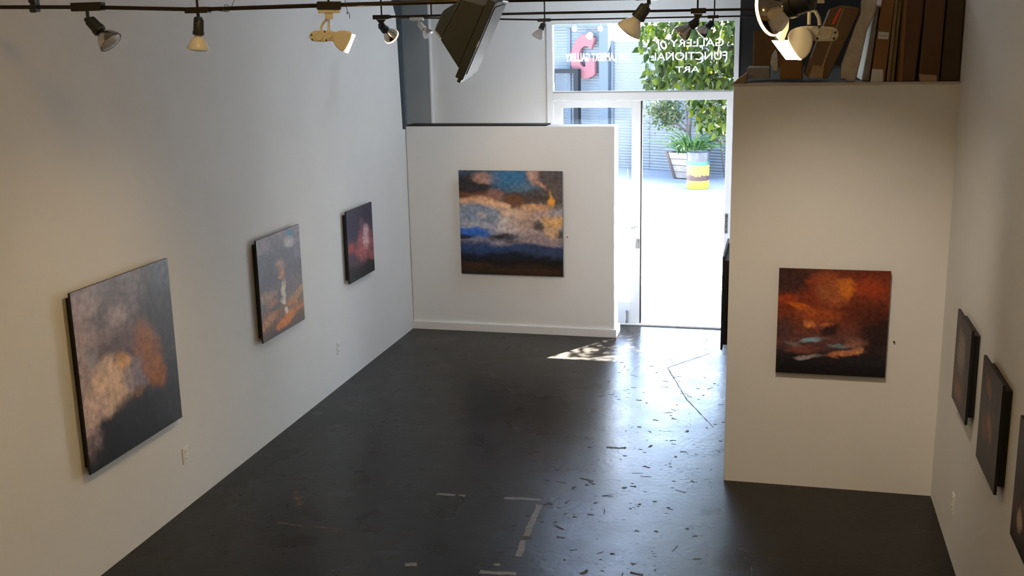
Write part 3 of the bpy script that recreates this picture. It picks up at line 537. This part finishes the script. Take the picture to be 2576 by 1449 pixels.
def cspot(p, target, power, size, label, col=(1, .70, .36), blend=1):  # unseen spot, added to light paintings and walls
    p = Vector(p); d = (Vector(target)-p).normalized(); t = thing('added_spot', label, 'spotlight', (p.x, p.y, ZC), 'spotlights added above the view')
    G().tube((p.x, p.y, ZC), p, .01).build('stem', BLACKM, t, smooth=True)
    G().lathe(p-d*.03, p+d, [(0, .03), (.01, .045), (.12, .05), (.125, .05)], 20).build('can', BLACKM, t, smooth=True)
    G().lathe(p+d*.096, p+d, [(0, .043), (.004, .043)], 20).build('lens', LENSON, t)
    spot(p+d*.11, target, power, size, blend, col)
cspot((-1.3, 5.5, 4.2), (XL, 5.1, .2), 100, 62, 'black spotlight added out of view, aimed at the nearest left painting')
cspot((-.1, 4.6, 4.0), (.4, 7.29, .6), 160, 56, 'black spotlight added out of view, aimed at the crimson painting', (1, .83, .64))
cspot((-.2, 4.2, 4.2), (XR, 5.4, .9), 8, 70, 'black spotlight added out of view, aimed at the right wall paintings')

# ------------------------------------------------------------------ storage loft
YL = 7.36
def pkg(name, label, cat, L, m, depth, Y=YL, bev=.008, group='packages stored on the loft'):
    b = poly(L, Y); c = sum(b, Vector())/len(b); lo = min(b, key=lambda q: q.z); base = Vector((c.x, Y, CT+.0145))
    t = thing(name, label, cat, base, group)
    G().prism([Vector((q.x, q.y, max(q.z, CT+.0145))) for q in b], (0, depth, 0)).build('body', m, t, bevel=bev)
    return t
def patch(L, m, par_, name, Y=YL-.004, th=.003): return G().prism(poly(L, Y), (0, th, 0)).build(name, m, par_)
S2 = lambda L: [(1840+x/4.293, y/4.293) for x, y in L]
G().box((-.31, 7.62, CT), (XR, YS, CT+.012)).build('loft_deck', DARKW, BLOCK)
G().box((-.33, 7.28, CT), (XR, 7.62, CT+.014)).build('loft_board', mat('pale loft board', (.5, .44, .38), .6, var=.1), BLOCK, bevel=.002)
pkg('cardboard_box', 'plain cardboard box nearest the window on the loft', 'box', S2([(238, 335), (640, 335), (640, 725), (232, 725)]), CARD, .3, 7.85)
b_ = pkg('wrapped_sheets', 'flat stack of wrapped sheets lying on the loft edge', 'sheets', S2([(170, 730), (410, 730), (412, 850), (150, 850)]), PAPER, .45, 7.44, .004)
pkg('cardboard_flap', 'torn cardboard flap overhanging the left loft corner', 'cardboard', S2([(165, 790), (160, 880), (140, 905), (15, 905), (60, 860)]), CARD4, .3, 7.30, .002)
pkg('wrapped_bundle', 'clear plastic bundle beside the orange brown box', 'package', S2([(480, 525), (440, 590), (420, 680), (440, 775), (508, 785), (512, 640)]), FILM2, .15, 7.42, .012)
b_ = pkg('cardboard_box', 'orange brown box under the bright flood lamp', 'box', S2([(520, 590), (772, 565), (772, 855), (525, 855)]), CARD2, .35, 7.40)
b_ = pkg('cardboard_box', 'leaning cardboard box with a red mark on its side', 'box', S2([(785, 800), (1068, 95), (1190, 58), (1375, 85), (1385, 130), (1040, 850), (830, 835)]), CARD, .3, YL)
patch(S2([(1172, 85), (1188, 90), (1110, 260), (1085, 262), (1110, 200)]), REDMARK, b_, 'red_mark'); patch(S2([(1205, 75), (1220, 80), (970, 800), (945, 795)]), TAPEB, b_, 'packing_tape')
patch(S2([(880, 700), (1000, 720), (985, 845), (835, 835)]), TAPEB, b_, 'packing_tape', YL-.008)
pkg('wrapped_artwork', 'tall panel in shiny plastic film leaning right', 'package', S2([(1178, 860), (1185, 700), (1345, 260), (1395, 150), (1410, -40), (1580, -40), (1560, 120), (1465, 330), (1400, 640), (1340, 878), (1260, 885), (1215, 845)]), FILM, .08, YL-.03, .014)
pkg('wrapped_picture', 'thin grey wrapped picture frame left of the labelled box', 'package', S2([(1405, 872), (1440, 700), (1550, 110), (1570, 60), (1598, 70), (1552, 420), (1486, 872)]), PAPER, .5, YL+.02, .005)
b_ = pkg('cardboard_box', 'upright brown box with two white paper labels', 'box', S2([(1500, 884), (1655, 888), (1770, -40), (1630, -40)]), CARD2, .6, YL, .004)
patch(S2([(1590, 342), (1703, 350), (1695, 426), (1580, 418)]), LABEL, b_, 'paper_label'); patch(S2([(1520, 745), (1640, 750), (1636, 886), (1500, 884)]), LABEL, b_, 'paper_label')
patch(S2([(1594, 382), (1680, 385), (1680, 389), (1594, 386)]), BLACKM, b_, 'ink_line', YL-.006, .002)
pkg('thin_board', 'thin pale board standing left of its twin on the loft', 'board', S2([(1672, 885), (1712, 886), (1808, -40), (1772, -40)]), CARD4, .6, YL, .003)
pkg('thin_board', 'thin pale board standing between its twin and the orange box', 'board', S2([(1716, 886), (1756, 888), (1848, -40), (1812, -40)]), CARD4, .6, YL+.01, .003)
b_ = pkg('cardboard_box', 'tall orange brown box in the middle of the loft row', 'box', S2([(1780, 888), (1800, 900), (1982, 905), (2095, -40), (1855, -40)]), CARD3, .6, YL-.02, .006)
patch(S2([(1800, 880), (1845, 890), (1900, -30), (1870, -30)]), CARD2, b_, 'corner_fold', YL-.024)
b_ = pkg('cardboard_box', 'large dark brown box with taped foot second from the right wall', 'box', S2([(2020, 915), (2040, 932), (2228, 935), (2240, 900), (2320, -40), (2105, -40)]), CARD3, .6, YL-.05, .006)
patch(S2([(2025, 800), (2215, 810), (2222, 934), (2045, 930)]), TAPEB, b_, 'packing_tape', YL-.054)
pkg('cardboard_box', 'large dark brown box against the right wall on the loft', 'box', S2([(2250, 918), (2458, 925), (2525, -40), (2335, -40)]), mat('deep brown board', (.06, .034, .013), .7, var=.25), .6, YL-.03, .006)  # darker brown than the neighbouring box

# ------------------------------------------------------------------ street outside
struct(G().box((-30, YS+.08, -.2), (25, 70, -.004)).build('ground_street', mat('pale asphalt', (.15, .157, .17), .85, var=.18, vscale=1.2, bump=.3, bscale=30)), 'sunlit pale paved yard outside the door', 'ground')
struct(G().box((-3.0, YS+.08, -.1), (.6, 12.25, .004)).build('ground_apron', mat('concrete apron', (.2, .205, .21), .85, var=.12, vscale=3)), 'grey concrete apron just outside the threshold', 'ground')
P0 = Vector((-2.46, 25.43, 0)); UW = Vector((.904, -.427, 0)).normalized(); NW = Vector((-.427, -.904, 0)).normalized()   # NW faces the gallery
def wp(s_, z, n=0): return P0+UW*s_+NW*n+Vector((0, 0, z))
GALV = mat('pale blue galvanised sheet', (.092, .101, .114), .6, var=.08, vscale=2)
GALV2 = mat('blue painted sheet', (.068, .083, .10), .6, var=.08, vscale=2)
def corr(s0, s1, z0, z1, n=0, pitch=.068, amp=.010):
    g = G(); k = int((z1-z0)/pitch*6); vs = []
    for i in range(k+1):
        z = z0+(z1-z0)*i/k; o_ = amp*math.sin(2*math.pi*z/pitch); vs += [wp(s0, z, n+o_), wp(s1, z, n+o_)]
    g.add(vs, [(2*i, 2*i+1, 2*i+3, 2*i+2) for i in range(k)]); return g
bld = thing('corrugated_building', 'pale blue corrugated metal building across the yard', 'building', wp(0, 0))
edges = [-1.72, -.65, .42, 1.6]
for a, b in zip(edges, edges[1:]): corr(a, b+.02, 0, 3.01, .0).build('sheet_panel', GALV, bld, smooth=False)
for a, b in ((1.6, 2.7), (2.7, 3.8), (3.8, 4.9)): corr(a, b, 0, 4.6, .02).build('sheet_panel', GALV, bld)  # taller hidden sheets, added to shade the barrel and the ground
for a, b in ((-9, -6.5), (-6.5, -4.4), (-4.4, -2.95), (-2.95, -2.02)): corr(a, b, 0, 3.75, .02).build('sheet_panel', GALV2, bld)
PALE = mat('pale blue painted trim', (.055, .07, .088), .7, spec=.15)
def wbox(s0, s1, z0, z1, n0, n1, name, m, par_, bev=0): return G().hexa([wp(s0, z0, n1), wp(s1, z0, n1), wp(s1, z0, n0), wp(s0, z0, n0), wp(s0, z1, n1), wp(s1, z1, n1), wp(s1, z1, n0), wp(s0, z1, n0)]).build(name, m, par_, bevel=bev)
wbox(-2.02, -1.76, 0, 3.38, -.1, .12, 'pilaster', PALE, bld); wbox(-3.02, -2.92, 0, 3.4, .03, .06, 'cover_strip', PALE, bld)
wbox(-1.74, -1.66, 0, 3.03, .0, .03, 'corner_trim', PALE, bld)
wbox(-9, -1.76, 3.36, 3.48, .0, .16, 'band', PALE, bld); wbox(-9, 4.9, -.02, 3.0, -3, -.05, 'core', GALV, bld)
DF = mat('dark grey steel frame', (.009, .011, .014), .7, spec=.1)
fr = thing('steel_portal', 'dark grey steel portal frame before the corrugated wall', 'frame', wp(-2.95, 0, .2))
wbox(-3.42, -3.28, 0, 2.37, .22, .34, 'post', DF, fr); wbox(-2.63, -2.49, 0, 2.37, .22, .34, 'post', DF, fr); wbox(-3.28, -2.63, 2.27, 2.37, .22, .34, 'lintel', DF, fr)
# pink letter G
gl_ = [(1, .90), (.82, .97), (.6, 1), (.4, .96), (.22, .86), (.08, .70), (.01, .5), (.03, .3), (.12, .15), (.28, .04), (.5, 0), (.72, .01), (.92, .06), (1, .10), (1, .47), (.62, .47), (.62, .28), (.52, .27), (.42, .33), (.36, .46), (.37, .58), (.45, .68), (.58, .73), (.72, .72), (.86, .66)]; s0, s1, z0, z1 = -2.83, -2.10, 2.13, 3.20
tag(G().prism([wp(s0+(s1-s0)*x, z0+(z1-z0)*z, .10) for x, z in gl_], NW*.09).build('sign_letter', mat('pink letter', (.125, .05, .057), .7, spec=.1), bevel=.005), 'big pink letter G sign on the corrugated wall', 'sign letter')
for px, lb_ in ((1445, 'round white globe lamp left above the pink letter'), (1510, 'round white globe lamp right above the pink letter')):
    c = at(px, 72, 25.6)
    tg = thing('globe_lamp', lb_, 'lamp', c, 'globe lamps on the corrugated building')
    G().lathe(c-Vector((0, 0, .065)), c+Vector((0, 0, 1)), [(.065-.065*math.cos(a), max(.002, .065*math.sin(a))) for a in [math.pi*i/10 for i in range(11)]], 16).build('globe', mat('opal globe', (.9, .88, .84), .3), tg, smooth=True)
    G().tube(c+Vector((0, 0, .06)), c+Vector((0, 0, .12)), .02).build('cap', PALE, tg, smooth=True)

# barrel
bc = Vector((-1.655, 22.55, 0)); br = .232
t = thing('steel_barrel', 'yellow steel barrel bin with rust band and black liner', 'barrel', bc)
YEL = mat('yellow paint', (.36, .25, .02), .5, var=.12, vscale=5); GRN = mat('green paint', (.015, .075, .058), .6)
G().lathe(bc, bc+Vector((0, 0, 1)), [(0, br*.98), (.01, br), (.15, br), (.16, br*1.01), (.17, br)], 28).build('lower_band', YEL, t, smooth=True)
def rustmat():
    m = bpy.data.materials.new('rusted yellow paint'); m.use_nodes = True; tt = m.node_tree; b = tt.nodes['Principled BSDF']; b.inputs['Roughness'].default_value = .6
    tc = N(tt, 'ShaderNodeTexCoord'); sp = N(tt, 'ShaderNodeSeparateXYZ'); tt.links.new(tc.outputs['Object'], sp.inputs[0]); nz = N(tt, 'ShaderNodeTexNoise'); nz.inputs['Scale'].default_value = 7; nz.inputs['Detail'].default_value = 5; tt.links.new(tc.outputs['Object'], nz.inputs[0])
    a = N(tt, 'ShaderNodeMath', operation='MULTIPLY_ADD'); a.inputs[1].default_value = .22; tt.links.new(nz.outputs[0], a.inputs[0]); tt.links.new(sp.outputs[2], a.inputs[2])
    d = N(tt, 'ShaderNodeMath', operation='SUBTRACT'); d.inputs[1].default_value = .325; tt.links.new(a.outputs[0], d.inputs[0]); ab = N(tt, 'ShaderNodeMath', operation='ABSOLUTE'); tt.links.new(d.outputs[0], ab.inputs[0])
    lt = N(tt, 'ShaderNodeMath', operation='LESS_THAN'); lt.inputs[1].default_value = .06; tt.links.new(ab.outputs[0], lt.inputs[0])
    mx = N(tt, 'ShaderNodeMix', data_type='RGBA'); mx.inputs[6].default_value = (.36, .25, .02, 1); mx.inputs[7].default_value = (.04, .014, .012, 1); tt.links.new(lt.outputs[0], mx.inputs[0]); tt.links.new(mx.outputs[2], b.inputs['Base Color']); return m
G().lathe(bc, bc+Vector((0, 0, 1)), [(.17, br), (.47, br), (.48, br*1.012), (.49, br)], 28, cap=False).build('rust_band', rustmat(), t, smooth=True)
G().lathe(bc, bc+Vector((0, 0, 1)), [(.49, br*.995), (.60, br*.995)], 28, cap=False).build('green_band', GRN, t, smooth=True)
LIN = mat('black bin liner', (.018, .022, .032), .4, bump=.8, bscale=14)
G().lathe(bc, bc+Vector((0, 0, 1)), [(.575, br*1.02), (.66, br*1.03), (.73, br*1.02), (.755, br*1.0), (.75, br*.93), (.45, br*.9)], 28, cap=False).build('bin_liner', LIN, t, smooth=True)
# planter
pb = Vector((-2.00, 24.15, 0)); WOODG = mat('weathered grey planter wood', (.16, .14, .13), .8, var=.25, vscale=9, stretch=(1, 1, 4)); WOODD = mat('dark planter batten', (.045, .032, .026), .8, var=.2)
t = thing('planter_box', 'tapered weathered wooden planter behind the yellow barrel', 'planter', pb)
def ring(z): return .20+.15*z/.62
ca, sa = math.cos(-.42), math.sin(-.42)
def pp(x, y, z): return pb+Vector((x*ca-y*sa, x*sa+y*ca, z))
for i in range(4):
    za, zb = .02+.145*i, .02+.145*(i+1)-.010; a, b = ring(za), ring(zb)
    for sx, sy in ((0, -1), (1, 0), (0, 1), (-1, 0)):
        def q(u, h, tk): return (u*h if sx == 0 else sx*(h-tk), u*h if sx != 0 else sy*(h-tk))
        G().hexa([pp(*q(-1, a, 0), za), pp(*q(1, a, 0), za), pp(*q(1, a, .025), za), pp(*q(-1, a, .025), za), pp(*q(-1, b, 0), zb), pp(*q(1, b, 0), zb), pp(*q(1, b, .025), zb), pp(*q(-1, b, .025), zb)]).build('plank', WOODG, t)
for sx in (-1, 1):
    for sy in (-1, 1): G().hexa([pp(sx*ring(0)+dx, sy*ring(0)+dy, 0) for dx, dy in ((-.03, -.03), (.03, -.03), (.03, .03), (-.03, .03))]+[pp(sx*ring(.6)+dx, sy*ring(.6)+dy, .61) for dx, dy in ((-.03, -.03), (.03, -.03), (.03, .03), (-.03, .03))]).build('corner_batten', WOODD, t)
G().prism([pp(sx*.31, sy*.31, .52) for sx, sy in ((-1, -1), (1, -1), (1, 1), (-1, 1))], (0, 0, .03)).build('soil', mat('soil', (.05, .035, .025), .9), t)
# arching fern in the planter
LG = [mat('fern green a', (.018, .06, .015), .6), mat('fern green b', (.03, .085, .018), .6), mat('fern green c', (.065, .125, .022), .6)]
fern = thing('arching_fern', 'bushy green strap leaved plant growing in the planter', 'plant', pp(.06, 0, .55))
fm = []
for k in range(6):
    L = .42+.075*k; vs = []; fs = []; n = 7
    for i in range(n+1):
        u = i/n; r = L*u*(.75+.05*k); z = L*(1.25*u-.95*u*u)*(1.2-.1*k); wd = .017*math.sin(math.pi*min(1, u*.92+.08))+.002
        vs += [(r, -wd, z+.006), (r, 0, z-.006), (r, wd, z+.006)]
    for i in range(n): fs += [(3*i, 3*i+3, 3*i+4, 3*i+1), (3*i+1, 3*i+4, 3*i+5, 3*i+2)]
    me = bpy.data.meshes.new('frond'); me.from_pydata(vs, [], fs); me.materials.append(LG[k % 3]); fm.append(me)
for i in range(230):
    o = bpy.data.objects.new('frond', random.choice(fm)); COL.objects.link(o); o.parent = fern
    o.location = (random.uniform(-.25, .3), random.uniform(-.28, .25), 0); a = math.atan2(o.location.y, o.location.x)+random.uniform(-.9, .9); s_ = random.uniform(.6, 1.05)
    s_ *= .62 if math.sin(a) > .3 else 1; o.rotation_euler = (random.uniform(-.2, .2), random.uniform(-.75, .05), a); o.scale = (s_, s_*1.3, s_)
# leaf clouds
def leafmesh(name, pts, size, m, parent, droop=.6, origin=None):
    vs = []; fs = []; mi = []
    for p_ in pts:
        s_ = size*random.uniform(.6, 1.25); a = random.uniform(0, 6.283); d = Vector((math.cos(a), math.sin(a), -droop-random.random()*.8+.3)).normalized(); u = d.cross(Vector((random.uniform(-1, 1), random.uniform(-1, 1), .6))).normalized()*s_*.30; w_ = d.cross(u).normalized()*s_*.05
        k = len(vs); vs += [p_, p_+d*s_*.45+u+w_, p_+d*s_, p_+d*s_*.45-u+w_]; fs += [(k, k+1, k+2), (k, k+2, k+3)]; c = random.randrange(len(m)); mi += [c, c]
    g = G(); g.v = [tuple(v) for v in vs]; g.f = fs; me = bpy.data.meshes.new(name)
    base = parent_base(parent); me.from_pydata([tuple(Vector(v)-base) for v in vs], [], fs)
    for q in m: me.materials.append(q)
    me.polygons.foreach_set('material_index', mi)
    o = bpy.data.objects.new(name, me); COL.objects.link(o); o.parent = parent; o['kind'] = 'stuff'; return o
def leafmat(name, col, tr):
    m = bpy.data.materials.new(name); m.use_nodes = True; t_ = m.node_tree; b = t_.nodes['Principled BSDF']; b.inputs['Base Color'].default_value = (*col, 1); b.inputs['Roughness'].default_value = .5; b.inputs['Specular IOR Level'].default_value = .12
    o = t_.nodes['Material Output']; mx = N(t_, 'ShaderNodeMixShader'); mx.inputs[0].default_value = .4; tl = N(t_, 'ShaderNodeBsdfTranslucent'); tl.inputs[0].default_value = (*tr, 1)
    t_.links.new(b.outputs[0], mx.inputs[1]); t_.links.new(tl.outputs[0], mx.inputs[2]); t_.links.new(mx.outputs[0], o.inputs[0]); return m
LEAF = [leafmat('ficus leaf dark', (.0035, .0115, .0016), (.006, .016, .0006)), leafmat('ficus leaf mid', (.0068, .020, .002), (.016, .032, .001)), leafmat('ficus leaf bright', (.018, .034, .003), (.052, .069, .002))]
# the big weeping tree just outside the doorway
tr = thing('weeping_tree', 'leafy green weeping tree hanging outside the shop window', 'tree', (.9, 14.6, 0))
BARK = mat('pale bark', (.27, .22, .17), .85, var=.25, vscale=10, bump=.4)
G().lathe((.9, 14.6, 0), (.9, 14.6, 1), [(0, .2), (.4, .15), (2.2, .12), (4.6, .09)], 12).build('trunk', BARK, tr, smooth=True)
brs = []
for i in range(26):
    a = Vector((.9, 14.6, random.uniform(2.6, 4.4))); e = Vector((random.uniform(-1.5, 1.8), random.uniform(13.2, 14.8), random.uniform(3.8, 4.9))); md = (a+e)/2+Vector((0, 0, .3)); dn = e+Vector((random.uniform(-.25, .15), random.uniform(-.25, .1), -random.uniform(.8, 2.2)))
    G().path([a, md, e, (e+dn)/2+Vector((.03, 0, 0)), dn], .012, 5).build('branch', BARK, tr, smooth=True); brs.append((e, dn))
def lowz(x, y):      # lower edge of the hanging foliage
    k = min(1, max(0, (-.9-x)/.35)); return 1.98+.25*noise.noise(Vector((x*2.2, y*2, 3)))+.5*k*k*(3-2*k)
def inside(p_):
    if p_.z < lowz(p_.x, p_.y): return False
    left = -1.62+.16*noise.noise(Vector((p_.z*2.1, p_.y, 7)))+max(0, p_.z-4.3)*.5
    return p_.x > left
pts = []; 
while len(pts) < 15000:
    p_ = Vector((random.uniform(-1.85, 2.2), random.uniform(13.1, 14.7), random.uniform(1.75, 6.4)))
    if not inside(p_): continue
    if p_.x > .7 and random.random() < .6: continue
    if p_.z > 4.2 and p_.x < -.02: continue
    if p_.z > 5.5 and p_.x < 1.1: continue
    if p_.z > 5.15 and p_.x < 1.1 and random.random() < .7: continue
    if noise.noise(p_*1.6) < -.28: continue
    pts.append(p_)
leafmesh('foliage', pts, .115, LEAF, tr)
lm = []
for k in range(3):
    me = bpy.data.meshes.new('leaf'); me.from_pydata([(0, 0, 0), (.035, .012, -.02), (.042, .012, -.055), (.02, .004, -.10), (0, 0, -.135), (-.02, .004, -.10), (-.042, .012, -.055), (-.035, .012, -.02), (0, 0, -.055)], [], [(0, 1, 8), (1, 2, 8), (2, 3, 8), (3, 4, 8), (4, 5, 8), (5, 6, 8), (6, 7, 8), (7, 0, 8)]); me.materials.append(LEAF[k]); lm.append(me)
n = 0
while n < 280:
    p_ = Vector((random.uniform(-1.7, -.35), random.uniform(12.95, 13.1), random.uniform(1.9, 3.35)))
    if not inside(p_): continue
    o = bpy.data.objects.new('leaf', random.choice(lm)); COL.objects.link(o); o.parent = tr; o.location = p_-Vector(tr.location); s_ = random.uniform(.65, 1.0); o.scale = (s_, s_, s_)
    o.rotation_euler = (random.uniform(-.5, .5), random.uniform(-.5, .5), random.uniform(-1.2, 1.2)); n += 1
BARK2 = mat('grey bark', (.07, .062, .055), .85, spec=.1, var=.25, vscale=10)
# small tree behind the planter
st_ = thing('small_tree', 'small sparse tree with grey trunk behind the planter', 'tree', (-2.05, 24.75, 0))
tb = lambda x, y: at(x, y, 24.75)
G().path([Vector((-1.98, 24.75, 0)), tb(1732, 330), tb(1735, 290), tb(1728, 258)], .055, 10).build('trunk', BARK2, st_, smooth=True)
for L in ([(1732, 325), (1705, 292), (1690, 270)], [(1730, 330), (1700, 312), (1680, 308)], [(1728, 300), (1700, 275), (1665, 268)], [(1722, 330), (1695, 295)]): G().path([tb(*q) for q in L], .016, 6).build('branch', BARK2, st_, smooth=True)
LEAF2 = [leafmat('dry leaf a', (.055, .073, .036), (.09, .11, .03)), leafmat('dry leaf b', (.11, .115, .066), (.14, .14, .06)), leafmat('dry leaf c', (.03, .055, .024), (.07, .1, .03))]
pts = [tb(1676+random.gauss(0, 21), 278+random.gauss(0, 18))+Vector((0, random.uniform(-.3, .3), 0)) for _ in range(850)]
leafmesh('foliage', pts, .10, LEAF2, st_)
sh = thing('yellow_shrub', 'pale yellow green shrub at the right of the corrugated wall', 'shrub', (-1.25, 24.3, 0))
G().path([Vector((-1.2, 24.4, 0)), at(1812, 350, 24.3), at(1805, 310, 24.3)], .02, 6).build('stem', BARK2, sh)
leafmesh('foliage', [at(1812+random.gauss(0, 14), 318+random.gauss(0, 17), 24.3)+Vector((0, random.uniform(-.2, .2), 0)) for _ in range(600)], .09, [leafmat('yellow leaf', (.15, .15, .062), (.17, .17, .055)), LEAF2[1]], sh)
